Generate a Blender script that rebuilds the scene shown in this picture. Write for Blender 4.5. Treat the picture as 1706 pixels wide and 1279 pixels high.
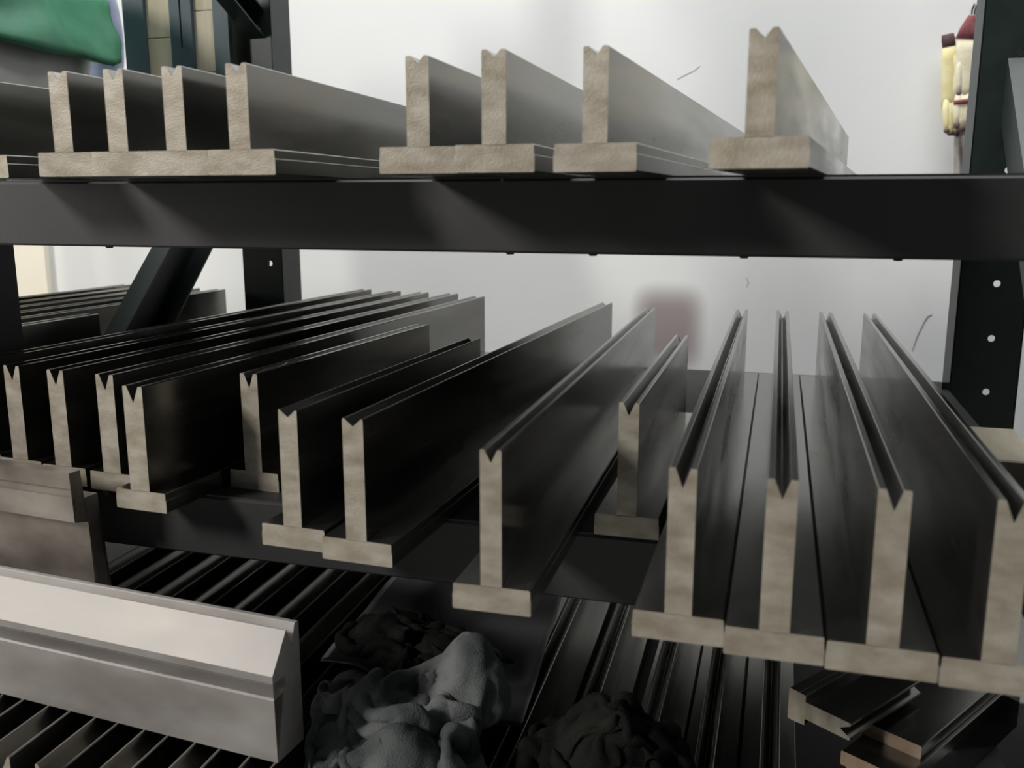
import bpy, bmesh, math, random
import numpy as np
from mathutils import Vector, noise

# ------------------------------------------------------------------ clear
for o in list(bpy.data.objects):
    bpy.data.objects.remove(o)
SC = bpy.context.scene
COL = SC.collection
R = math.radians

# ------------------------------------------------------------------ camera
F = 1540.0                      # focal length in pixels of the 1706 wide frame
PITCH, YAW = R(11.2), R(16.2)
cam = bpy.data.cameras.new('camera')
cam.sensor_width = 36.0
cam.lens = F / 1706.0 * 36.0
cam.clip_start = 0.02
cam.dof.use_dof = True
cam.dof.focus_distance = 0.95
cam.dof.aperture_fstop = 9.0
camo = bpy.data.objects.new('camera', cam)
camo.rotation_euler = (R(90) - PITCH, 0, YAW)
COL.objects.link(camo)
SC.camera = camo

# ------------------------------------------------------------------ world, lights, exposure
SC.view_settings.view_transform = 'Standard'
SC.view_settings.look = 'None'
SC.view_settings.exposure = 0.0
SC.view_settings.gamma = 1.0
SC.view_settings.use_curve_mapping = False
SC.cycles.caustics_reflective = False
W = bpy.data.worlds.new('world')
SC.world = W
W.use_nodes = True
W.node_tree.nodes['Background'].inputs[0].default_value = (0.62, 0.66, 0.70, 1)
W.node_tree.nodes['Background'].inputs[1].default_value = 0.085


def lamp(name, kind, loc, target, power, color, **kw):
    l = bpy.data.lights.new(name, kind)
    l.energy = power
    l.color = color
    for k, v in kw.items():
        setattr(l, k, v)
    o = bpy.data.objects.new(name, l)
    o.location = loc
    d = Vector(target) - Vector(loc)
    o.rotation_euler = d.to_track_quat('-Z', 'Y').to_euler()
    COL.objects.link(o)
    return o


# daylight from a high window in the left side of the room, ahead of the rack (casts the shadows that run down to the right)
lamp('window_left_offscreen', 'AREA', (-2.4, -1.65, 1.40), (0.0, -1.65, 1.40), 115, (1.0, 0.96, 0.91),
     shape='RECTANGLE', size=0.8, size_y=0.7)
# the room's ceiling lamps, shining straight down
lamp('ceiling_lamps_offscreen', 'AREA', (-0.5, 1.10, 2.4), (-0.5, 1.10, 0.0), 108, (0.97, 0.99, 1.0),
     shape='RECTANGLE', size=3.4, size_y=1.0)
# daylight from the doorway at the far left, which brightens the cream wall
lamp('doorway_left_offscreen', 'AREA', (-3.2, 0.35, 0.4), (0.0, 0.35, 0.4), 60, (1.0, 0.95, 0.86),
     shape='RECTANGLE', size=0.9, size_y=1.9)

# ------------------------------------------------------------------ pixel -> place helpers
_c, _s = math.cos, math.sin
FW = np.array([-_s(YAW) * _c(PITCH), _c(YAW) * _c(PITCH), -_s(PITCH)])
RT = np.array([_c(YAW), _s(YAW), 0.0])
UP = np.cross(RT, FW)


def ray(x, y):
    return FW + RT * (x - 853) / F - UP * (y - 639.5) / F


def atZ(x, y, z):
    d = ray(x, y)
    return d * z / d[2]


def atY(x, y, Y):
    d = ray(x, y)
    return d * Y / d[1]


# ------------------------------------------------------------------ materials
def mat(name, c1, c2=None, rough=0.5, metal=0.0, scale=12.0, stretch=(1, 1, 1), bump=0.0, rvar=0.0,
        spec=0.5, detail=4.0, contrast=(0.35, 0.65), bscale=None):
    m = bpy.data.materials.new(name)
    m.use_nodes = True
    nt = m.node_tree
    b = nt.nodes['Principled BSDF']
    b.inputs['Roughness'].default_value = rough
    b.inputs['Metallic'].default_value = metal
    b.inputs['Specular IOR Level'].default_value = spec
    b.inputs['Base Color'].default_value = (*c1, 1)
    if c2 is None and not bump and not rvar:
        return m
    tc = nt.nodes.new('ShaderNodeTexCoord')
    mp = nt.nodes.new('ShaderNodeMapping')
    mp.inputs['Scale'].default_value = stretch
    oi = nt.nodes.new('ShaderNodeObjectInfo')
    ad = nt.nodes.new('ShaderNodeVectorMath')
    ad.operation = 'ADD'
    mu = nt.nodes.new('ShaderNodeVectorMath')
    mu.operation = 'SCALE'
    mu.inputs['Scale'].default_value = 37.0
    cx = nt.nodes.new('ShaderNodeCombineXYZ')
    for k in range(3):
        nt.links.new(oi.outputs['Random'], cx.inputs[k])
    nt.links.new(cx.outputs[0], mu.inputs[0])
    nt.links.new(tc.outputs['Object'], mp.inputs['Vector'])
    nt.links.new(mp.outputs[0], ad.inputs[0])
    nt.links.new(mu.outputs[0], ad.inputs[1])
    nz = nt.nodes.new('ShaderNodeTexNoise')
    nz.inputs['Scale'].default_value = scale
    nz.inputs['Detail'].default_value = detail
    nt.links.new(ad.outputs[0], nz.inputs['Vector'])
    if c2 is not None:
        cr = nt.nodes.new('ShaderNodeValToRGB')
        cr.color_ramp.elements[0].position = contrast[0]
        cr.color_ramp.elements[1].position = contrast[1]
        cr.color_ramp.elements[0].color = (*c1, 1)
        cr.color_ramp.elements[1].color = (*c2, 1)
        nt.links.new(nz.outputs['Fac'], cr.inputs[0])
        nt.links.new(cr.outputs[0], b.inputs['Base Color'])
    if rvar:
        mr = nt.nodes.new('ShaderNodeMapRange')
        mr.inputs['From Min'].default_value = 0.3
        mr.inputs['From Max'].default_value = 0.7
        mr.inputs['To Min'].default_value = max(0.03, rough - rvar)
        mr.inputs['To Max'].default_value = rough + rvar
        nt.links.new(nz.outputs['Fac'], mr.inputs['Value'])
        nt.links.new(mr.outputs[0], b.inputs['Roughness'])
    if bump:
        bz = nz
        if bscale:
            bz = nt.nodes.new('ShaderNodeTexNoise')
            bz.inputs['Scale'].default_value = bscale
            bz.inputs['Detail'].default_value = 3.0
            nt.links.new(ad.outputs[0], bz.inputs['Vector'])
        bp = nt.nodes.new('ShaderNodeBump')
        bp.inputs['Strength'].default_value = bump
        bp.inputs['Distance'].default_value = 0.002
        nt.links.new(bz.outputs['Fac'], bp.inputs['Height'])
        nt.links.new(bp.outputs[0], b.inputs['Normal'])
    return m


M = {}
M['side'] = mat('oiled_steel', (0.18, 0.177, 0.166), (0.31, 0.302, 0.28), 0.22, 0.95, 9, (1.5, 0.35, 2.5), rvar=0.09)
M['end'] = mat('sawn_steel', (0.34, 0.29, 0.215), (0.57, 0.53, 0.45), 0.50, 0.25, 42, (1, 1, 2), bump=0.15,
               contrast=(0.3, 0.7), bscale=500)
M['block'] = mat('ground_steel', (0.33, 0.305, 0.285), (0.48, 0.46, 0.445), 0.56, 0.34, 18, (0.45, 1, 1), rvar=0.12,
                 bump=0.05, bscale=220)
M['block_old'] = mat('stained_steel', (0.22, 0.19, 0.16), (0.46, 0.41, 0.37), 0.42, 0.6, 16, (0.6, 1, 1), rvar=0.08,
                     contrast=(0.42, 0.68))
M['paint'] = mat('dark_green_paint', (0.013, 0.022, 0.019), (0.018, 0.029, 0.025), 0.42, 0.0, 30, bump=0.05, bscale=600)
M['beam'] = mat('black_paint', (0.034, 0.035, 0.036), (0.042, 0.042, 0.043), 0.6, 0.0, 14, bump=0.05, bscale=600)
M['navy'] = mat('navy_paint', (0.045, 0.075, 0.095), (0.06, 0.09, 0.11), 0.5)
M['wood'] = mat('pale_wood', (0.60, 0.52, 0.38), (0.74, 0.66, 0.51), 0.7, 0.0, 9, (6, 1, 0.7), bump=0.1)
M['green'] = mat('green_plastic', (0.05, 0.24, 0.13), (0.12, 0.36, 0.22), 0.45, 0.0, 8, bump=0.3, bscale=40)
M['film'] = mat('cloudy_film', (0.62, 0.59, 0.57), (0.76, 0.73, 0.71), 0.35, 0.0, 7, bump=0.4, bscale=30)
M['blue'] = mat('pale_blue_plastic', (0.30, 0.36, 0.58), (0.55, 0.62, 0.80), 0.4, 0.0, 18)
M['cream'] = mat('cream_cotton', (0.66, 0.60, 0.42), (0.78, 0.73, 0.56), 0.9, 0.0, 30, bump=0.3, bscale=300)
M['yellow'] = mat('yellow_cotton', (0.66, 0.58, 0.28), (0.76, 0.70, 0.42), 0.9, 0.0, 30, bump=0.3, bscale=300)
M['maroon'] = mat('maroon_knit', (0.16, 0.04, 0.05), (0.24, 0.075, 0.085), 0.9, 0.0, 60, bump=0.4, bscale=400)
M['brown'] = mat('brown_knit', (0.07, 0.04, 0.045), (0.12, 0.07, 0.07), 0.9, 0.0, 60)
M['greycloth'] = mat('grey_cotton', (0.25, 0.22, 0.21), (0.38, 0.35, 0.33), 0.9, 0.0, 40, bump=0.3, bscale=200)
M['rag'] = mat('grey_rag', (0.085, 0.095, 0.095), (0.22, 0.235, 0.235), 0.95, 0.0, 20, bump=0.7, bscale=700, spec=0.1,
               detail=6)
M['rag_dark'] = mat('black_rag', (0.006, 0.008, 0.007), (0.022, 0.023, 0.020), 0.95, 0.0, 20, bump=0.6, bscale=600,
                    spec=0.1)
M['rubber'] = mat('black_sheet', (0.035, 0.036, 0.038), (0.05, 0.05, 0.052), 0.33, 0.2, 8, rvar=0.06)
M['bolt'] = mat('zinc_bolt', (0.55, 0.55, 0.53), None, 0.35, 0.9)
M['darkbolt'] = mat('dark_bolt', (0.03, 0.03, 0.03), None, 0.4, 0.5)
M['floor'] = mat('concrete', (0.16, 0.16, 0.15), (0.22, 0.22, 0.21), 0.7, 0.0, 5, bump=0.1)
M['creamwall'] = mat('cream_paint', (0.86, 0.80, 0.66), (0.90, 0.85, 0.72), 0.8, 0.0, 3)


def wall_material():
    m = mat('white_plaster', (0.76, 0.765, 0.76), (0.80, 0.805, 0.80), 0.85, 0.0, 2.2, bump=0.12, bscale=55)
    nt = m.node_tree
    b = nt.nodes['Principled BSDF']
    src = b.inputs['Base Color'].links[0].from_socket
    tc = nt.nodes.new('ShaderNodeTexCoord')
    # a soft reddish grey smear on the plaster
    mp = nt.nodes.new('ShaderNodeMapping')
    mp.vector_type = 'TEXTURE'
    mp.inputs['Location'].default_value = (-0.242, 0, -0.285)
    mp.inputs['Scale'].default_value = (0.082, 10, 0.098)
    ln = nt.nodes.new('ShaderNodeVectorMath')
    ln.operation = 'LENGTH'
    nt.links.new(tc.outputs['Object'], mp.inputs['Vector'])
    pw = nt.nodes.new('ShaderNodeVectorMath')
    pw.operation = 'MULTIPLY'
    nt.links.new(mp.outputs[0], pw.inputs[0])
    nt.links.new(mp.outputs[0], pw.inputs[1])
    nt.links.new(pw.outputs[0], ln.inputs[0])
    mr = nt.nodes.new('ShaderNodeMapRange')
    mr.interpolation_type = 'SMOOTHSTEP'
    mr.inputs['From Min'].default_value = 0.15
    mr.inputs['From Max'].default_value = 1.35
    mr.inputs['To Min'].default_value = 0.93
    mr.inputs['To Max'].default_value = 0.0
    nt.links.new(ln.outputs['Value'], mr.inputs['Value'])
    mx = nt.nodes.new('ShaderNodeMix')
    mx.data_type = 'RGBA'
    nt.links.new(mr.outputs[0], mx.inputs['Factor'])
    nt.links.new(src, mx.inputs[6])
    mx.inputs[7].default_value = (0.30, 0.245, 0.245, 1)
    # fine grey scuffs
    vz = nt.nodes.new('ShaderNodeTexNoise')
    vz.inputs['Scale'].default_value = 9.0
    vz.inputs['Detail'].default_value = 8.0
    vz.inputs['Roughness'].default_value = 0.75
    nt.links.new(tc.outputs['Object'], vz.inputs['Vector'])
    sr = nt.nodes.new('ShaderNodeMapRange')
    sr.inputs['From Min'].default_value = 0.66
    sr.inputs['From Max'].default_value = 0.74
    sr.inputs['To Max'].default_value = 0.35
    nt.links.new(vz.outputs['Fac'], sr.inputs['Value'])
    m2 = nt.nodes.new('ShaderNodeMix')
    m2.data_type = 'RGBA'
    nt.links.new(sr.outputs[0], m2.inputs['Factor'])
    nt.links.new(mx.outputs[2], m2.inputs[6])
    m2.inputs[7].default_value = (0.50, 0.50, 0.49, 1)
    nt.links.new(m2.outputs[2], b.inputs['Base Color'])
    return m


M['wall'] = wall_material()


# ------------------------------------------------------------------ mesh helpers
def link(name, me, mats, parent=None, loc=None, rotz=None):
    o = bpy.data.objects.new(name, me)
    for m in (mats if isinstance(mats, (list, tuple)) else [mats]):
        if m is not None and len(me.materials) < len(mats if isinstance(mats, (list, tuple)) else [mats]):
            me.materials.append(m)
    COL.objects.link(o)
    if parent:
        o.parent = parent
    if loc is not None:
        o.location = loc
    if rotz is not None:
        o.rotation_euler = (0, 0, rotz)
    return o


def bm_mesh(bm, name, smooth=False):
    bmesh.ops.recalc_face_normals(bm, faces=bm.faces[:])
    me = bpy.data.meshes.new(name)
    bm.to_mesh(me)
    bm.free()
    if smooth:
        for p in me.polygons:
            p.use_smooth = True
    return me


def empty(name, loc=(0, 0, 0), rotz=0):
    o = bpy.data.objects.new(name, None)
    o.location = loc
    o.rotation_euler = (0, 0, rotz)
    o.empty_display_size = 0.05
    COL.objects.link(o)
    return o


def tag(o, label, cat, group=None):
    o['label'] = label
    o['category'] = cat
    if group:
        o['group'] = group
    return o


def box(bm, x0, x1, y0, y1, z0, z1, mi=0):
    v = [bm.verts.new((x, y, z)) for x in (x0, x1) for y in (y0, y1) for z in (z0, z1)]
    for q in ((0, 1, 3, 2), (4, 6, 7, 5), (0, 4, 5, 1), (2, 3, 7, 6), (0, 2, 6, 4), (1, 5, 7, 3)):
        f = bm.faces.new([v[i] for i in q])
        f.material_index = mi
    return v


def box_mesh(name, x0, x1, y0, y1, z0, z1, bevel=0.0):
    bm = bmesh.new()
    box(bm, x0, x1, y0, y1, z0, z1)
    if bevel:
        bmesh.ops.bevel(bm, geom=bm.edges[:], offset=bevel, segments=1, affect='EDGES')
    return bm_mesh(bm, name)


def prism(name, prof, y0, y1, cap_mi=1, axis='Y', cap_far=None):
    """extrude a closed (u, z) profile along Y (or X); caps get their own material slot"""
    bm = bmesh.new()
    if axis == 'Y':
        A = [bm.verts.new((u, y0, z)) for u, z in prof]
        B = [bm.verts.new((u, y1, z)) for u, z in prof]
    else:
        A = [bm.verts.new((y0, u, z)) for u, z in prof]
        B = [bm.verts.new((y1, u, z)) for u, z in prof]
    n = len(prof)
    for i in range(n):
        j = (i + 1) % n
        bm.faces.new((A[i], A[j], B[j], B[i]))
    fa = bm.faces.new(A)
    fb = bm.faces.new(B)
    fa.material_index = cap_mi
    fb.material_index = cap_mi if cap_far is None else cap_far
    bmesh.ops.triangulate(bm, faces=[fa, fb])
    return bm_mesh(bm, name)


def cylinder(bm, p, q, r, n=12, mi=0, r2=None):
    p, q = Vector(p), Vector(q)
    d = (q - p).normalized()
    a = d.orthogonal().normalized()
    b = d.cross(a)
    r2 = r if r2 is None else r2
    A = [bm.verts.new(p + (a * math.cos(2 * math.pi * k / n) + b * math.sin(2 * math.pi * k / n)) * r) for k in range(n)]
    B = [bm.verts.new(q + (a * math.cos(2 * math.pi * k / n) + b * math.sin(2 * math.pi * k / n)) * r2) for k in range(n)]
    for k in range(n):
        f = bm.faces.new((A[k], A[(k + 1) % n], B[(k + 1) % n], B[k]))
        f.material_index = mi
    bm.faces.new(A[::-1]).material_index = mi
    bm.faces.new(B).material_index = mi


def tube(bm, pts, radii, n=10, flat=1.0, up=(0, 1, 0), mi=0):
    """lofted tube through pts; flat squashes it along `up`"""
    rings = []
    P = [Vector(p) for p in pts]
    for i, p in enumerate(P):
        d = (P[min(i + 1, len(P) - 1)] - P[max(i - 1, 0)]).normalized()
        u = Vector(up)
        u = (u - d * u.dot(d)).normalized()
        s = d.cross(u)
        r = radii[i]
        rings.append([bm.verts.new(p + s * r * math.cos(2 * math.pi * k / n) + u * r * flat * math.sin(2 * math.pi * k / n))
                      for k in range(n)])
    for a, b in zip(rings, rings[1:]):
        for k in range(n):
            bm.faces.new((a[k], a[(k + 1) % n], b[(k + 1) % n], b[k])).material_index = mi
    bm.faces.new(rings[0][::-1]).material_index = mi
    bm.faces.new(rings[-1]).material_index = mi


# ------------------------------------------------------------------ room shell
YW = 2.10
XC = -1.93
FZ = -0.80


def structure(name, me, m):
    o = link(name, me, m)
    o['kind'] = 'structure'
    return o


wall = structure('wall_back', box_mesh('wall_back', XC, 3.2, YW, YW + 0.12, FZ - 0.05, 2.4), M['wall'])
structure('wall_left', box_mesh('wall_left', -3.6, XC, YW - 0.02, YW + 0.14, FZ - 0.05, 2.4), M['creamwall'])
structure('floor', box_mesh('floor', -3.6, 3.2, -2.5, YW + 0.14, FZ - 0.1, FZ), M['floor'])

# hairline crack in the plaster
bm = bmesh.new()
cp = [atY(*p, YW - 0.0008) for p in ((1553, 524), (1546, 527), (1540, 536), (1534, 548), (1527, 563), (1520, 584))]
tube(bm, [tuple(p) for p in cp], [0.0004, 0.0006, 0.0005, 0.0005, 0.0005, 0.0004], n=6)
cr = link('crack', bm_mesh(bm, 'crack'), M['darkbolt'], wall)
for pts in (((1243, 462), (1247, 470), (1244, 478)), ((1128, 132), (1143, 124), (1156, 118), (1166, 110)),
            ((1255, 70), (1258, 62))):
    bm = bmesh.new()
    tube(bm, [tuple(atY(*p, YW - 0.0006)) for p in pts], [0.0004] * len(pts), n=5)
    link('crack', bm_mesh(bm, 'crack'), M['greycloth'], wall)

# ------------------------------------------------------------------ the rack
Z_UP, Z_MID, Z_LOW = 0.018, -0.2603, -0.538
PX0, PX1 = -0.886, -0.810         # upright between the two bays
QX0, QX1 = 0.2355, 0.3225         # right upright
LX0, LX1 = -1.976, -1.900         # far left upright
YF0, YF1 = 0.770, 0.830           # front uprights
YB0, YB1 = 1.400, 1.460           # back uprights
ZTOP = 1.15
rack = tag(empty('storage_rack', (0, 0, FZ)), 'dark green and black steel storage rack with three loaded shelves', 'rack')


def rpart(name, me, m, parent=None):
    o = link(name, me, m)
    o.parent = parent or rack
    if not parent:
        o.location = (0, 0, -FZ)     # parts are written in world coordinates
    return o


def post_mesh(name, w, d, z0, z1, face, pitch=0.0755, zref=-0.111, r=0.0048, xh=None):
    """channel upright: perforated web at y=face side 0, flanges behind it, inward lips"""
    t = 0.0022
    xh = w * 0.55 if xh is None else xh
    bm = bmesh.new()
    n = 12
    k0 = math.ceil((z0 + pitch / 2 - zref) / pitch)
    k1 = math.floor((z1 - pitch / 2 - zref) / pitch)
    za, zb = zref + (k0 - .5) * pitch, zref + (k1 + .5) * pitch
    box(bm, 0, w, 0, t, z0, za)
    box(bm, 0, w, 0, t, zb, z1)
    for k in range(k0, k1 + 1):
        zc = zref + k * pitch
        out, inn = [], []
        for i in range(n):
            a = 2 * math.pi * (i + 0.5) / n
            ca, sa = math.cos(a), math.sin(a)
            inn.append((xh + r * ca, zc + r * sa))
            sx = (w - xh if ca > 0 else xh) / max(abs(ca), 1e-6)
            sz = pitch / 2 / max(abs(sa), 1e-6)
            q = min(sx, sz)
            out.append((xh + q * ca, zc + q * sa))
        # corners join the ring
        ring = []
        for i in range(n):
            ring.append((out[i], inn[i]))
        for y in (0, t):
            vo = [bm.verts.new((p[0], y, p[1])) for p, _ in ring]
            vi = [bm.verts.new((p[0], y, p[1])) for _, p in ring]
            for i in range(n):
                j = (i + 1) % n
                po, pj = out[i], out[j]
                on = lambda p: (abs(p[0]) < 1e-6 or abs(p[0] - w) < 1e-6)
                if on(po) != on(pj):
                    cx = 0 if (po[0] + pj[0]) / 2 < xh else w
                    cz = zc + pitch / 2 if (po[1] + pj[1]) / 2 > zc else zc - pitch / 2
                    cv = bm.verts.new((cx, y, cz))
                    bm.faces.new((vo[i], cv, vo[j], vi[j], vi[i]))
                else:
                    bm.faces.new((vo[i], vo[j], vi[j], vi[i]))
            if y == 0:
                keep = vi
        for i in range(n):
            j = (i + 1) % n
            bm.faces.new((keep[i], keep[j], vi[j], vi[i]))
    box(bm, 0, t, 0, d, z0, z1)
    box(bm, w - t, w, 0, d, z0, z1)
    box(bm, t, 0.016, d - t, d, z0, z1)
    box(bm, w - 0.016, w - t, d - t, d, z0, z1)
    me = bpy.data.meshes.new(name)
    bm.to_mesh(me)
    bm.free()
    return me


pm = post_mesh('post', 0.087, 0.060, FZ, ZTOP, 0)
pn = post_mesh('post', 0.076, 0.060, FZ, ZTOP, 0, xh=0.052, zref=-0.104)
for (x, y, q) in ((PX0, YF0, pn), (PX0, YB0, pn), (QX0, YF0, pm), (QX0, YB0, pm), (LX0, YF0, pn), (LX0, YB0, pn)):
    o = rpart('post', q, M['paint'])
    o.location = (x, y, -FZ)

BH = 0.056
beam_defs = []
for z in (Z_UP, Z_MID, Z_LOW):
    for (xa, xb) in ((PX1 - 0.04, QX0 + 0.06), (LX1, PX1 - 0.042)):
        beam_defs.append((z, xa, xb, 0.69, 0.735, 'front'))
        beam_defs.append((z, xa, xb, 1.405, 1.45, 'back'))
for z, xa, xb, y0, y1, side in beam_defs:
    x0, x1 = (xa, xb) if side == 'front' else (xa + (0.05 if xa > -1 else 0) + 0.003, xb - (0.06 if xb > 0 else 0.036))
    me = box_mesh('beam', x0, x1, y0, y1, z - (BH if side == 'front' else 0.030) - 0.0015, z - 0.0015, 0.0018)
    b = rpart('beam', me, M['beam'])
    if side == 'front' and xa > -1:
        for bx in ((190, 853, 990, 1240, 1495) if z == Z_UP else ()):
            p = atY(bx, 425, 0.712)
            bm = bmesh.new()
            cylinder(bm, (p[0], 0.707, z - BH - 0.0035), (p[0], 0.707, z - BH + 0.001), 0.0028, 12, r2=0.0052)
            link('bolt', bm_mesh(bm, 'bolt', True), M['darkbolt'], b)

# shelf decks
for z in (Z_UP, Z_MID, Z_LOW):
    for (xa, xb) in ((PX1 + 0.002, QX0 - 0.002), (LX1 + 0.002, PX0 - 0.002)):
        rpart('deck', box_mesh('deck', xa, xb, 0.692, 1.455, z - 0.0016, z - 0.0001), M['beam'])
    # front strip of deck that carries the dies between beam and upright


# beam connector plates with a slot, on the inner sides of the uprights
def connector(x, y0, y1, z, drop=0.045):
    bm = bmesh.new()
    t = 0.003
    z0, z1 = z - BH - drop, z + 0.012
    zs = z0 + 0.022
    box(bm, x - t / 2, x + t / 2, y0, y1, z0, zs)
    box(bm, x - t / 2, x + t / 2, y0, y0 + (y1 - y0) * 0.40, zs, zs + 0.013)
    box(bm, x - t / 2, x + t / 2, y0 + (y1 - y0) * 0.60, y1, zs, zs + 0.013)
    box(bm, x - t / 2, x + t / 2, y0, y1, zs + 0.013, z1)
    me = bpy.data.meshes.new('bracket')
    bm.to_mesh(me)
    bm.free()
    return rpart('bracket', me, M['paint'])


for z in (Z_UP, Z_MID, Z_LOW):
    connector(PX1 + 0.0015, 0.733, 0.826, z)
    connector(QX0 - 0.0015, 0.733, 0.826, z)
    for x, sgn in ((PX1, 1), (PX0, -1), (QX0, -1)):
        # flat tabs of the back beams, facing forward
        x0, x1 = (x, x + 0.010) if sgn > 0 else (x - 0.010, x)
        bm = bmesh.new()
        za, zb = z - BH - 0.040, z + 0.01
        box(bm, x0, x0 + 0.0035, 1.395, 1.3985, za, zb)
        box(bm, x1 - 0.0035, x1, 1.395, 1.3985, za, zb)
        box(bm, x0 + 0.0035, x1 - 0.0035, 1.395, 1.3985, za, za + 0.014)
        box(bm, x0 + 0.0035, x1 - 0.0035, 1.395, 1.3985, za + 0.026, zb)
        me = bpy.data.meshes.new('bracket')
        bm.to_mesh(me)
        bm.free()
        rpart('bracket', me, M['paint'])


# diagonal braces of the side frames (channel bars)
def brace(x, ya, za, yb, zb, wd=0.076, dp=0.03):
    bm = bmesh.new()
    L = math.hypot(yb - ya, zb - za)
    t = 0.0025
    box(bm, 0, t, 0, L, -wd / 2, wd / 2)
    box(bm, t, dp, 0, L, wd / 2 - t, wd / 2)
    box(bm, t, dp, 0, L, -wd / 2, -wd / 2 + t)
    a = math.atan2(zb - za, yb - ya)
    for v in bm.verts:
        y, z = v.co.y, v.co.z
        v.co.y = ya + y * math.cos(a) - z * math.sin(a)
        v.co.z = za + y * math.sin(a) + z * math.cos(a)
        v.co.x += x
    b = rpart('brace', bm_mesh(bm, 'brace'), M['paint'])
    for (y, z) in ((ya + 0.03 * math.cos(a), za + 0.03 * math.sin(a)), (yb - 0.03 * math.cos(a), zb - 0.03 * math.sin(a))):
        bm = bmesh.new()
        cylinder(bm, (x - 0.006, y, z), (x + 0.006, y, z), 0.008, 6)
        link('bolt', bm_mesh(bm, 'bolt'), M['bolt'], b)
    return b


brace(-0.852, 0.80, -0.43, 1.43, 0.190, wd=0.076)
brace(-0.852, 0.80, 0.58, 1.43, 0.265, wd=0.04)
brace(-0.852, 0.80, 0.62, 1.43, 0.95)
brace(0.269, 0.80, -0.44, 1.44, 0.180, wd=0.060)
brace(0.269, 0.80, -0.46, 1.44, -0.78)


# ------------------------------------------------------------------ T-shaped dies
def die_parts(foot=0.053, H=0.1085, hb=0.0175, w=0.0165, vo=0.010, vd=0.011, L=0.835, web_dx=0.0):
    ch = 0.0007
    fw2 = foot / 2
    g = 0.00025
    zg = hb * 0.62
    fp = [(-fw2 + ch, 0), (fw2 - ch, 0), (fw2, ch), (fw2, zg - g), (fw2 - g, zg), (fw2 - 2 * g, zg + g), (fw2 - 2 * g, hb - ch),
          (fw2 - ch - 2 * g, hb), (-fw2 + ch + 2 * g, hb), (-fw2 + 2 * g, hb - ch), (-fw2 + 2 * g, zg + g), (-fw2 + g, zg),
          (-fw2, zg - g), (-fw2, ch)]
    a = w / 2
    v = vo / 2
    wp = [(-a, hb - 0.0005), (a, hb - 0.0005), (a, H - ch), (a - ch, H), (v + ch * 0.6, H), (v, H - ch * 0.8),
          (0.0004, H - vd), (-0.0004, H - vd), (-v, H - ch * 0.8), (-v - ch * 0.6, H), (-a + ch, H), (-a, H - ch)]
    wp = [(x + web_dx, z) for x, z in wp]
    return prism('foot', fp, 0, L), prism('web', wp, 0, L)


def die(x, y, z, yaw, label, group, end='end', **kw):
    """x, y: centre of the foot at the near end"""
    e = empty('press_brake_die', (x, y, z), -R(yaw))
    tag(e, label, 'die', group)
    f, w = die_parts(**kw)
    link('foot', f, [M['side'], M[end]], e)
    link('web', w, [M['side'], M[end]], e)
    return e


G_MID = 'tall dies on the middle shelf'
G_UP = 'low dies on the upper shelf'
G_LL = 'wide-groove dies lying along the lower shelf'
G_LR = 'narrow-groove dies along the lower shelf'
G_NB = 'dies on the neighbouring bay'

# middle shelf: web right edge x at the near end, near end y, yaw, web width, V opening, V depth, length
mid = [
    (-0.7385, 0.700, 3.6, .019, .0115, .014, .790, 'tall T-shaped die right against the bay-dividing upright on the middle shelf'),
    (-0.6815, 0.690, 4.0, .019, .0115, .014, .785, 'tall T-shaped die with mottled sawn end, second from the bay-dividing upright, middle shelf'),
    (-0.6245, 0.682, 3.8, .019, .0115, .014, .785, 'tall T-shaped die, third from the bay-dividing upright on the middle shelf'),
    (-0.5655, 0.676, 3.5, .0195, .0110, .014, .785, 'tall T-shaped die, fourth from the bay-dividing upright, beside the one jutting out further'),
    (-0.5060, 0.638, 3.3, .0200, .0115, .014, .790, 'tall T-shaped die with pitted bright end jutting over the goose-neck punch'),
    (-0.4450, 0.716, 4.0, .0183, .0095, .013, .360, 'short T-shaped die with deep V groove and metal burr on its lip, middle shelf'),
    (-0.3385, 0.595, 2.5, .0158, .0120, .0055, .385, 'short T-shaped die with shallow wide groove and scored end, middle shelf'),
    (-0.2790, 0.582, 2.4, .0166, .0120, .0055, .810, 'long T-shaped die with shallow groove butted against the short scored one, middle shelf'),
    (-0.1610, 0.5305, -0.8, .0142, .0080, .0085, .805, 'long T-shaped die standing apart beside the short recessed die'),
    (-0.0990, 0.690, 0.0, .0157, .0085, .0095, .380, 'short T-shaped die set back in a gap between two long dies, middle shelf'),
    (-0.0405, 0.523, -0.2, .0162, .0084, .0120, .830, 'long T-shaped die, first of the four butted together, beside the short recessed die'),
    (0.0155, 0.516, -0.2, .0170, .0084, .0115, .838, 'long T-shaped die, second of the four butted together on the middle shelf'),
    (0.0735, 0.5135, -0.2, .0172, .0084, .0120, .838, 'long T-shaped die, third of the four butted together on the middle shelf'),
    (0.1310, 0.511, -0.2, .0168, .0084, .0120, .842, 'long T-shaped die beside the right upright, last of the four butted together'),
]
feet = {9: .0515, 10: .0548, 11: .0560, 12: .0590, 13: .0560, 6: .0550, 7: .0570, 0: .050, 1: .052, 2: .052, 3: .052}
for i, (xr, y, yaw, w, vo, vd, L, lab) in enumerate(mid):
    ft = feet.get(i, .0525)
    d = die(xr - w / 2, y, Z_MID, yaw, lab, G_MID, foot=ft, H=.1085, w=w, vo=vo, vd=vd, L=L,
            )
    if i == 5:      # curled metal burr on the lip
        bm = bmesh.new()
        tube(bm, [(0.007, 0.001, .1083), (0.0075, 0.012, .1092), (0.007, 0.03, .1090), (0.008, 0.045, .1100), (0.0075, 0.052, .1112)],
             [.0006, .0010, .0009, .0011, .0007], n=6)
        link('burr', bm_mesh(bm, 'burr'), M['bolt'], d)

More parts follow.
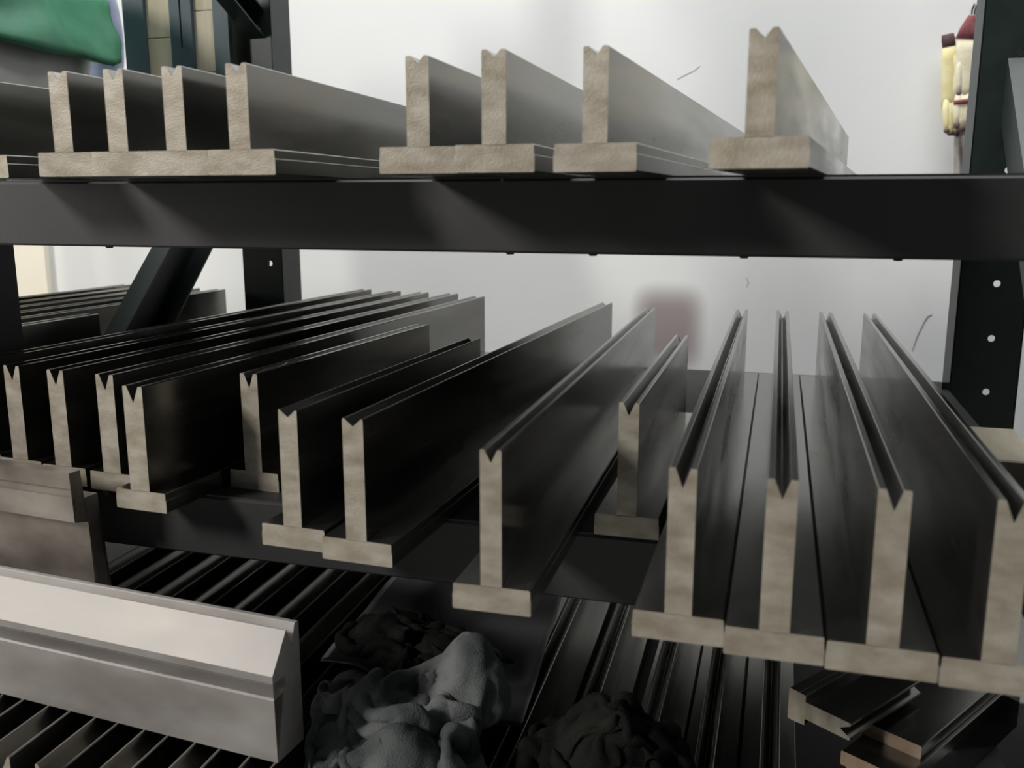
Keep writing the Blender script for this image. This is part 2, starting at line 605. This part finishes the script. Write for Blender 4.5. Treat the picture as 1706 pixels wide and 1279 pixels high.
# upper shelf
up = [
    (-0.6440, 0.6100, 4.0, .053, .0060, 'low T-shaped die beside the bay-dividing upright, apart from the row of four, upper shelf'),
    (-0.5440, 0.590, -1.6, .0478, .0055, 'low T-shaped die, first of four butted together on the upper shelf beside a narrow gap'),
    (-0.4960, 0.590, -1.6, .0485, .0075, 'low T-shaped die with the sharpest groove, second of four butted together, upper shelf'),
    (-0.4473, 0.590, -1.6, .0498, .0065, 'low T-shaped die, third of four butted together on the upper shelf'),
    (-0.3972, 0.590, -1.6, .0533, .0060, 'low T-shaped die, last of four butted together, bordering the wide gap, upper shelf'),
    (-0.2660, 0.5935, -0.3, .0570, .0050, 'low T-shaped die, first of a butted pair on the upper shelf'),
    (-0.2085, 0.583, 0.2, .0540, .0048, 'low T-shaped die, second of a butted pair on the upper shelf'),
    (-0.1440, 0.588, 3.5, .0541, .0052, 'low T-shaped die standing close to the butted pair on the upper shelf'),
    (-0.0440, 0.554, 5.6, .0555, .0052, 'low T-shaped die with streaked pale side standing alone and askew on the upper shelf'),
]
for i, (xl, y, yaw, ft, vd, lab) in enumerate(up):
    die(xl + ft / 2, y, Z_UP, yaw, lab, G_UP, foot=ft, H=.0755, hb=.0175, w=.0163, vo=.0085, vd=vd,
        L={0: .33, 4: .80, 8: .95}.get(i, .835))

# neighbouring bay, middle shelf
nb = [(-0.9145, 0.640, 2.5, .415, 'short die in the neighbouring bay beside the bay-dividing upright'),
      (-0.972, 0.600, 2.5, .820, 'long die in the neighbouring bay right behind the short one'),
      (-1.027, 0.600, 2.5, .825, 'second long die of the row in the neighbouring bay'),
      (-1.082, 0.600, 2.5, .840, 'third long die of the row in the neighbouring bay'),
      (-1.137, 0.600, 2.5, .850, 'fourth long die of the row in the neighbouring bay'),
      (-1.192, 0.600, 2.5, .850, 'fifth long die of the row in the neighbouring bay')]
for xr, y, yaw, L, lab in nb:
    die(xr - .0095, y, Z_MID, yaw, lab, G_NB, foot=.0525, H=.1085, w=.019, vo=.0115, vd=.014, L=L)

# lower shelf, left: wide grooves (near-end web centre x at y = .575)
ll = [-0.740, -0.686, -0.632, -0.579, -0.527, -0.475, -0.4235, -0.371]
words = ['outermost', 'second', 'third', 'fourth', 'fifth', 'sixth', 'seventh', 'eighth']
for k, x in enumerate(ll):
    yaw = -2.2
    y0 = 0.520 if k > 1 else 0.56
    xc = x + (y0 - 0.575) * math.tan(R(yaw))
    die(xc, y0, Z_LOW, yaw, '%s wide-groove die from the bay-dividing upright under the long grooved blocks, lower shelf' % words[k],
        G_LL, foot=.0505, H=.1080, w=.0265, vo=.0215, vd=.022, L=.835)

# lower shelf, right: narrow grooves
lr = [-0.3105, -0.2570, -0.2030, -0.1490, -0.0930, -0.0405, 0.0125]
for k, x in enumerate(lr):
    die(x, 0.575, Z_LOW, [-2, -2, -1.6, -1, 0.0, 0, 0][k],
        ['low die buried under the grey rag, lower shelf', 'low die under the rag and black sheet, lower shelf',
         'low die beside the black sheet on the lower shelf', 'low die, second from the black sheet on the lower shelf',
         'low die, third from the black sheet on the lower shelf', 'low die, fourth from the black sheet on the lower shelf',
         'low die next to the loose bars at the lower shelf end'][k],
        G_LR, foot=.0515, H=.0755, hb=.0175, w=.0163, vo=.0105, vd=.010, L=.835)

# ------------------------------------------------------------------ grooved blocks lying across the lower dies
ZB = Z_LOW + 0.1080
# hemming die with slot and wedge-shaped nose
P = [(0, 0), (0, .0524), (.0016, .0537), (.0150, .0545), (.0150, .0667), (-.0004, .0667), (-.0012, .0735), (.0188, .1026), (.0198, .1028),
     (.0255, .0865), (.0305, .1030), (.0315, .1038), (.0350, .1038), (.0360, .1028), (.0360, 0)]
me = prism('hemming_die', P, -0.42, 0.0, cap_mi=1, axis='X')
tag(link('hemming_die', me, [M['block'], M['block']], None, (-0.3566, 0.5730, ZB), -R(4.7)),
    'bright ground steel hemming die with a long slot lying across the lower dies', 'die')
# goose-neck punch standing behind it
P = [(0, .200), (.0120, .200), (.0130, .174), (.0290, .174), (.0280, .150), (.0330, .080), (.0420, 0), (.0200, 0), (.0215, .083), (.0160, .151),
     (.0015, .155), (.0022, .177), (.0055, .1780), (.0055, .1845), (.0008, .1855)]
P = [(u, z) for u, z in P]
me = prism('goose_neck_punch', P, -0.22, 0.0, cap_mi=1, axis='X')
tag(link('goose_neck_punch', me, [M['block_old'], M['block_old']], None, (-0.5795, 0.6280, ZB), -R(5.2)),
    'stained brownish goose-neck punch standing behind the bright hemming die', 'punch')


# ------------------------------------------------------------------ rag, by a small cloth solver
def cloth(n, size, center, zfloor, squeeze, seed, twist=0.0, steps=170, bumps=(), floor_fn=None, pins=()):
    """crumpled cloth: gathered inwards, a few points (u, v, x, y, z) pulled up into peaks, then left to sag"""
    rng = np.random.default_rng(seed)
    h = size / (n - 1)
    g = np.linspace(-size / 2, size / 2, n)
    X, Y = np.meshgrid(g, g, indexing='ij')
    ca, sa = math.cos(twist), math.sin(twist)
    P = np.stack([X * ca - Y * sa, X * sa + Y * ca, np.zeros_like(X)], -1)
    fx = rng.normal(size=(10, 2)) * 24
    ph = rng.uniform(0, 6.28, 10)
    for k in range(10):
        P[..., 2] += 0.010 * np.sin(fx[k, 0] * X + fx[k, 1] * Y + ph[k])
    P[..., 2] += 0.05
    P[..., :2] += rng.normal(size=P[..., :2].shape) * h * 0.1
    V = np.zeros_like(P)

    def solve(a, b, rest, k):
        d = P[b] - P[a]
        l = np.linalg.norm(d, axis=-1, keepdims=True) + 1e-9
        c = d * (0.5 * k * (l - rest) / l)
        P[a] += c
        P[b] -= c

    def pairs(di, dj, par, axis):
        i0, i1 = slice(0, n - di), slice(di, n)
        return i0, i1

    s = slice
    for it in range(steps):
        f = min(1.0, it / (steps * 0.7))
        V[..., 2] -= 0.00022
        V *= 0.93
        Q = P.copy()
        P += V
        # gather towards the middle
        lim_x = size / 2 * (1 - f * (1 - squeeze[0]))
        lim_y = size / 2 * (1 - f * (1 - squeeze[1]))
        rad = np.sqrt((P[..., 0] / lim_x) ** 2 + (P[..., 1] / lim_y) ** 2) + 1e-9
        over = np.clip(rad - 1.0, 0, None)
        sc = 1 - 0.35 * over / rad
        P[..., 0] *= sc
        P[..., 1] *= sc
        if pins and it < steps * 0.93:
            for (pu, pv, tx, ty, tz) in pins:
                ci, cj = int(pu * (n - 1)), int(pv * (n - 1))
                w = max(1, n // 45)
                blk = (slice(max(0, ci - w), ci + w + 1), slice(max(0, cj - w), cj + w + 1))
                P[blk] += (np.array([tx, ty, tz]) - P[blk]) * 0.06
        for _ in range(5):
            for off in (0, 1):
                ia = np.arange(off, n - 1, 2)
                solve((ia, s(None)), (ia + 1, s(None)), h, 1.0)
                solve((s(None), ia), (s(None), ia + 1), h, 1.0)
            for off in (0, 1, 2, 3):
                ia = np.arange(off, n - 3, 4)
                solve((ia, s(None)), (ia + 3, s(None)), 3 * h, 0.07)
                solve((s(None), ia), (s(None), ia + 3), 3 * h, 0.07)
            d = P[1:, 1:] - P[:-1, :-1]
            l = np.linalg.norm(d, axis=-1, keepdims=True) + 1e-9
            c = d * (0.12 * (l - h * 1.414) / l)
            P[:-1, :-1] += c
            P[1:, 1:] -= c
            fl = 0.0
            for bx, by, br, bz in bumps:
                rr = (P[..., 0] - bx) ** 2 + (P[..., 1] - by) ** 2
                fl = np.maximum(fl, bz * np.exp(-rr / br ** 2))
            if floor_fn is not None:
                fl = np.maximum(fl, floor_fn(P[..., 0] + center[0], P[..., 1] + center[1]))
            low = P[..., 2] < fl
            P[..., 2] = np.where(low, fl, P[..., 2])
        V = (P - Q)
        V[..., :2] = np.where(low[..., None], V[..., :2] * 0.4, V[..., :2])
    out = P + np.array([center[0], center[1], zfloor + 0.002])
    return out


def cloth_mesh(name, P):
    n, m = P.shape[:2]
    idx = np.arange(n * m).reshape(n, m)
    faces = np.stack([idx[:-1, :-1], idx[1:, :-1], idx[1:, 1:], idx[:-1, 1:]], -1).reshape(-1, 4)
    me = bpy.data.meshes.new(name)
    me.from_pydata(P.reshape(-1, 3).tolist(), [], faces.tolist())
    for p in me.polygons:
        p.use_smooth = True
    me.update()
    return me


def crumple(P, amp, seed, sc=22.0):
    du = np.gradient(P, axis=0)
    dv = np.gradient(P, axis=1)
    N = np.cross(du, dv)
    N /= np.linalg.norm(N, axis=-1, keepdims=True) + 1e-9
    n, m = P.shape[:2]
    for i in range(n):
        for j in range(m):
            p = Vector((i / n * 0.45, j / m * 0.45, seed)) * sc
            w = noise.noise_vector(p * 0.5) * 0.8
            v = noise.ridged_multi_fractal(p + w, 0.9, 2.1, 4, 1.0, 2.0) - 1.0
            P[i, j] += N[i, j] * amp * v
    return P


def soften(o):
    s = o.modifiers.new('thickness', 'SOLIDIFY')
    s.thickness = 0.0016
    s.offset = 1.0
    d = o.modifiers.new('smooth', 'SUBSURF')
    d.levels = d.render_levels = 1


ZR = Z_LOW + 0.0755
RAG_SEED = 5
def pin_set(seed, count, hi, rx, ry):
    r = random.Random(seed)
    return [(r.uniform(.1, .9), r.uniform(.1, .9), r.uniform(-rx, rx), r.uniform(-ry, ry), r.uniform(.5, 1) * hi if k % 2 == 0 else 0.01)
            for k in range(count)]


P1 = cloth(92, 0.47, (-0.268, 0.665), ZR + 0.006, (0.42, 0.46), RAG_SEED, twist=0.5, steps=190, pins=pin_set(8, 12, .11, .075, .075),
           floor_fn=lambda x, y: np.where(x < -0.352, 0.0335, 0.0),
           bumps=((-0.05, 0.0, 0.035, 0.050), (0.03, 0.035, 0.04, 0.085), (0.0, -0.06, 0.04, 0.05)))
crumple(P1, 0.0034, 4.0, 60.0)
P1[..., 2] = np.maximum(P1[..., 2], ZR + 0.004)
P1[..., 2] = np.where(P1[..., 0] < -0.352, np.maximum(P1[..., 2], ZR + 0.038), P1[..., 2])
o = link('cleaning_rag', cloth_mesh('cleaning_rag', P1), M['rag'])
soften(o)
tag(o, 'crumpled grey cotton rag heaped on the lower shelf dies', 'rag')
P2 = cloth(64, 0.34, (-0.115, 0.668), ZR, (0.42, 0.46), 11, twist=-0.3, pins=pin_set(5, 9, .06, .05, .06),
           bumps=((0.0, 0.02, 0.05, 0.045), (0.03, -0.04, 0.04, 0.035)))
crumple(P2, 0.005, 9.0, 30.0)
P2[..., 2] = np.maximum(P2[..., 2], ZR + 0.002)
o = link('oily_rag', cloth_mesh('oily_rag', P2), M['rag_dark'])
soften(o)
tag(o, 'oily blackened rag lying beside the crumpled grey rag', 'rag')

P3 = cloth(52, 0.26, (-0.330, 0.765), ZR + 0.034, (0.52, 0.40), 21, twist=0.2, pins=pin_set(4, 7, .045, .05, .04),
           bumps=((-0.02, 0.0, 0.04, 0.030), (0.03, 0.0, 0.03, 0.022)))
crumple(P3, 0.004, 2.0, 30.0)
P3[..., 2] = np.maximum(P3[..., 2], ZR + 0.0415)
o = link('black_cloth', cloth_mesh('black_cloth', P3), M['rag_dark'])
soften(o)
tag(o, 'black crumpled cloth lying on the black sheet behind the grey rag', 'rag')

# black sheet draped over the low dies behind the rag
nx, ny = 26, 60
SH = np.zeros((nx, ny, 3))
for i in range(nx):
    for j in range(ny):
        u, v = i / (nx - 1), j / (ny - 1)
        x = -0.420 + 0.026 * (1 - v) + (0.185 + 0.01 * (1 - v)) * u
        y = 0.715 + 0.345 * v
        z = ZR + 0.003 + 0.004 * (0.5 + 0.5 * math.sin(v * 15.0 + u * 1.3)) * (0.35 + 0.65 * (1 - v)) \
            + 0.002 * math.sin(u * 5 + 1.0) * (1 - v)
        q = min(1.0, max(0.0, (x + 0.36) / 0.06))
        z += (0.033 + 0.001) * (1 - q * q * (3 - 2 * q))
        SH[i, j] = (x, y, max(z, ZR + 0.002))
o = link('black_sheet', cloth_mesh('black_sheet', SH), M['rubber'])
s = o.modifiers.new('thickness', 'SOLIDIFY')
s.thickness = 0.0015
s.offset = 1.0
tag(o, 'glossy black plastic sheet lying over the low dies behind the rag', 'sheet')

# ------------------------------------------------------------------ loose bars at the right end of the lower shelf
M['barend'] = mat('rusty_end', (0.36, 0.25, 0.17), (0.50, 0.38, 0.28), 0.6, 0.1, 40)


def flat_bar(x, y, z, yaw, w, h, L, label):
    ch = 0.001
    pr = [(ch, 0), (w - ch, 0), (w, ch), (w, h - ch), (w - ch, h), (ch, h), (0, h - ch), (0, ch)]
    o = link('flat_bar', prism('flat_bar', pr, 0, L), [M['side'], M['barend']], None, (x, y, z), -R(yaw))
    tag(o, label, 'bar', 'loose flat bars')
    return o


flat_bar(0.0790, 0.795, Z_LOW, 32, .052, .050, .26, 'thick dark steel bar at the bottom of the loose stack, lower shelf end')
flat_bar(0.0730, 0.788, Z_LOW + .0500, 32, .057, .0135, .27, 'dark flat steel bar with rust-brown end, lower one of the loose pair')
flat_bar(0.0900, 0.822, Z_LOW + .0635, 32, .057, .0125, .24, 'dark flat steel bar with rust-brown end on top of the loose stack')
e = die(0.0270, 0.808, Z_LOW + 0.0757 + 0.015, 35, 'small die tipped on its side across the last low die, beside the loose bars', None,
        foot=.030, H=.062, hb=.0175, w=.0163, vo=.0105, vd=.010, L=.12)
e.rotation_euler = (0, R(90), -R(35))
# wooden packing block between the last tall die and the right upright
bm = bmesh.new()
box(bm, .176, .224, .845, .97, Z_MID, Z_MID + .044)
bmesh.ops.bevel(bm, geom=bm.edges[:], offset=.0015, segments=1, affect='EDGES')
tag(link('packing_block', bm_mesh(bm, 'packing_block'), M['wood']), 'pale wooden packing block on the middle shelf against the right upright', 'block')


# ------------------------------------------------------------------ wrapped bundle in the neighbouring bay
def lump(name, cx, cy, z0, rings, rx, ry, m, seed, amp, nseg=64, exp=3.0, slope=0.0):
    bm = bmesh.new()
    prev = None
    R0 = []
    for (t, z, k) in rings:
        row = []
        for i in range(nseg):
            a = 2 * math.pi * i / nseg
            ca, sa = math.cos(a), math.sin(a)
            q = (abs(ca) ** exp + abs(sa) ** exp) ** (-1 / exp)
            p = Vector((cx + rx * k * q * ca, cy + ry * k * q * sa, z))
            nn = noise.noise(p * 9 + Vector((seed, 0, 0))) * amp + noise.noise(p * 26 + Vector((0, seed, 0))) * amp * 0.4 \
                + (0.5 - abs(noise.noise(p * Vector((14, 14, 5)) + Vector((seed, seed, 0))))) * amp * 0.8
            p.x += ca * nn
            p.y += sa * nn
            p.z += noise.noise(p * 12 + Vector((0, 0, seed))) * amp * 0.5 if t else 0
            p.z -= slope * (p.x - cx)
            row.append(bm.verts.new(p))
        R0.append(row)
    for a, b in zip(R0, R0[1:]):
        for i in range(nseg):
            bm.faces.new((a[i], a[(i + 1) % nseg], b[(i + 1) % nseg], b[i]))
    bm.faces.new(R0[0][::-1])
    bm.faces.new(R0[-1])
    return bm_mesh(bm, name, True)


BX, BY = -1.172, 1.125
bundle = tag(empty('wrapped_bundle', (BX, BY, Z_UP)), 'bundle in cloudy plastic film with a green plastic cover on the upper shelf', 'bundle')
rg = [(0, Z_UP, .97)] + [(1, Z_UP + .012 + k * .0225, 1.0) for k in range(11)] + [(1, .27, .9)]
o = link('film_wrap', lump('film_wrap', BX, BY, 0, rg, .160, .170, M['film'], 3.1, .014), M['film'])
o.parent = bundle
o.location = (-BX, -BY, -Z_UP)
rg = [(1, .240, 1.045), (1, .244, 1.075)] + [(1, .252 + k * .010, 1.075 - .010 * k) for k in range(9)] + \
     [(1, .348, .94), (1, .362, .83), (1, .370, .6), (1, .373, .2)]
o = link('green_cover', lump('green_cover', BX, BY, 0, rg, .178, .188, M['green'], 7.7, .024, slope=0.22), M['green'])
o.parent = bundle
o.location = (-BX, -BY, -Z_UP)

# pale blue plastic bag standing behind the bundle
rg = [(0, Z_UP, .9)] + [(1, Z_UP + .01 + k * .03, 1.0 - .01 * k) for k in range(14)] + [(1, .45, .6)]
o = link('plastic_bag', lump('plastic_bag', -1.195, 1.420, 0, rg, .080, .026, M['blue'], 1.9, .012), M['blue'])
tag(o, 'pale blue plastic bag standing behind the green covered bundle', 'bag')

# crate standing on the upper deck: pale boards behind navy steel posts
YC = 1.365
crate = tag(empty('steel_framed_crate', (atY(300, 60, YC)[0], YC, Z_UP)), 'crate of pale boards behind navy steel posts beside the green bundle', 'crate')
COFF = -Vector(crate.location)


def upright(px0, px1, Y, slot):
    x0, x1 = atY(px0, 60, Y)[0], atY(px1, 60, Y)[0]
    bm = bmesh.new()
    xm = (x0 + x1) / 2
    za, zb = Z_UP, 0.56
    if slot:
        zs0, zs1 = atY(300, 80, Y)[2], 0.44
        g = .0016
        box(bm, x0, xm - g, Y, Y + .008, za, zb)
        box(bm, xm + g, x1, Y, Y + .008, za, zb)
        box(bm, xm - g, xm + g, Y, Y + .008, za, zs0)
        box(bm, xm - g, xm + g, Y, Y + .008, zs1, zb)
        box(bm, x0 + .002, x1 - .002, Y + .008, Y + .010, za, zb)
    else:
        box(bm, x0, x1, Y, Y + .010, za, zb)
    o = link('post', bm_mesh(bm, 'post'), M['navy'], crate)
    o.location = COFF


upright(207, 241, YC, False)
upright(284, 320, YC, True)
upright(356, 381, YC, False)
for k, (pa, pb) in enumerate(((232, 296), (308, 366))):
    x0, x1 = atY(pa, 60, YC)[0], atY(pb, 60, YC)[0]
    zz = [Z_UP, 0.128, 0.176, 0.262, 0.40, 0.55] if k == 0 else [Z_UP, 0.117, 0.205, 0.30, 0.45, 0.55]
    for a, b in zip(zz, zz[1:]):
        o = link('board', box_mesh('board', x0, x1, YC + .0085, YC + .024, a + .0005, b - .0005, .0008), M['wood'], crate)
        o.location = COFF

# ------------------------------------------------------------------ gloves hanging on the wall
YG = YW - 0.045


def gp(x, y, dy=0.0):
    p = atY(x, y, YG + dy)
    return Vector(p)


hook = bm = bmesh.new()
for (x, y, x2, y2) in ((1619, 24, 1622, 10), (1624, 25, 1626, 12), (1631, 27, 1632, 15)):
    tube(bm, [gp(x, y), gp((x + x2) / 2 - 1, (y + y2) / 2), gp(x2, y2), gp(x2 + 1, y2 - 3, .02), gp(x2 + 1, y2 - 3, .0449)],
         [.0016] * 5, n=6)
tag(link('wall_hook', bm_mesh(bm, 'wall_hook'), M['darkbolt']), 'dark wire hook on the white wall holding the gloves', 'hook')


def glove(name, label, cuff_pts, cuff_r, hand_pts, hand_r, fingers, mc, mh, mtip, dy, band=None):
    e = tag(empty(name, tuple(gp(*hand_pts[-1], dy))), label, 'glove', 'work gloves on the wall hook')
    off = -Vector(e.location)

    def add(nm, bm, m):
        o = link(nm, bm_mesh(bm, nm, True), m, e)
        o.location = off
        return o
    bm = bmesh.new()
    tube(bm, [gp(*p, dy) for p in cuff_pts], cuff_r, n=18, flat=.45)
    add('cuff', bm, mc)
    bm = bmesh.new()
    tube(bm, [gp(*p, dy) for p in hand_pts], hand_r, n=20, flat=.40)
    for f, r in fingers:
        tube(bm, [gp(*p, dy + q) for p, q in zip(f, (0, -.004, -.006, -.004))], [r, r * 1.05, r, r * .8], n=10, flat=.8)
    h = add('hand', bm, mh)
    for f, r in fingers:
        bm = bmesh.new()
        a, b = gp(*f[-1], dy - .004), gp(*f[-2], dy - .006)
        q = a + (b - a) * .35
        tube(bm, [q, a, a + (a - b) * .12], [r * 1.02, r * .95, r * .5], n=10, flat=.8)
        o = add('fingertip', bm, mtip)
    if band:
        for b in band:
            bm = bmesh.new()
            tube(bm, [gp(*b[0], dy - .006), gp(*b[1], dy - .006)], [b[2], b[2]], n=16, flat=.55, up=(0, 1, 0))
            add('band', bm, M['maroon'])
    return e


glove('work_glove', 'cream cotton glove with maroon knitted cuff hanging from the hook beside the right upright',
      [(1622, 26), (1620, 34), (1618, 48), (1614, 66)], [.009, .013, .020, .024],
      [(1616, 62), (1615, 85), (1611, 115), (1607, 145), (1605, 168)], [.0235, .0235, .0225, .021, .019],
      [([(1599, 150), (1597, 172), (1596, 192), (1596, 212)], .0085), ([(1604, 155), (1603, 176), (1602, 198), (1602, 217)], .009),
       ([(1609, 155), (1608, 174), (1607, 196), (1607, 215)], .009), ([(1614, 150), (1613, 168), (1612, 188), (1612, 206)], .008),
       ([(1602, 92), (1598, 115), (1597, 140), (1598, 160)], .006)],
      M['maroon'], M['cream'], M['brown'], -.012, band=[((1604, 166), (1604, 173), .0165)])
glove('work_glove', 'yellowed cotton glove with dark cuff hanging behind the cream glove on the wall',
      [(1579, 57), (1580, 66), (1581, 78)], [.011, .0125, .012],
      [(1581, 76), (1583, 100), (1585, 130), (1584, 160), (1583, 180)], [.0115, .0155, .017, .0175, .016],
      [([(1577, 165), (1577, 185), (1578, 205), (1579, 220)], .0075), ([(1583, 170), (1583, 192), (1584, 210), (1585, 224)], .008),
       ([(1589, 168), (1590, 190), (1591, 208), (1592, 224)], .008), ([(1594, 150), (1597, 170), (1598, 190), (1599, 206)], .0075),
       ([(1589, 92), (1594, 108), (1597, 124), (1599, 138)], .0065)],
      M['brown'], M['yellow'], M['brown'], .012)
bm = bmesh.new()
pts = [gp(1603, 205, .02), gp(1602, 235, .018), gp(1601, 260, .018), gp(1602, 290, .018), gp(1602, 330, .018)]
tube(bm, pts, [.012, .0135, .012, .014, .012], n=24, flat=.5)
for v in bm.verts:
    v.co.y += 0.005 * math.sin(v.co.x * 500 + v.co.z * 60)
tag(link('hanging_cloth', bm_mesh(bm, 'hanging_cloth', True), M['greycloth']), 'grey wrinkled cloth hanging below the gloves on the wall', 'cloth')
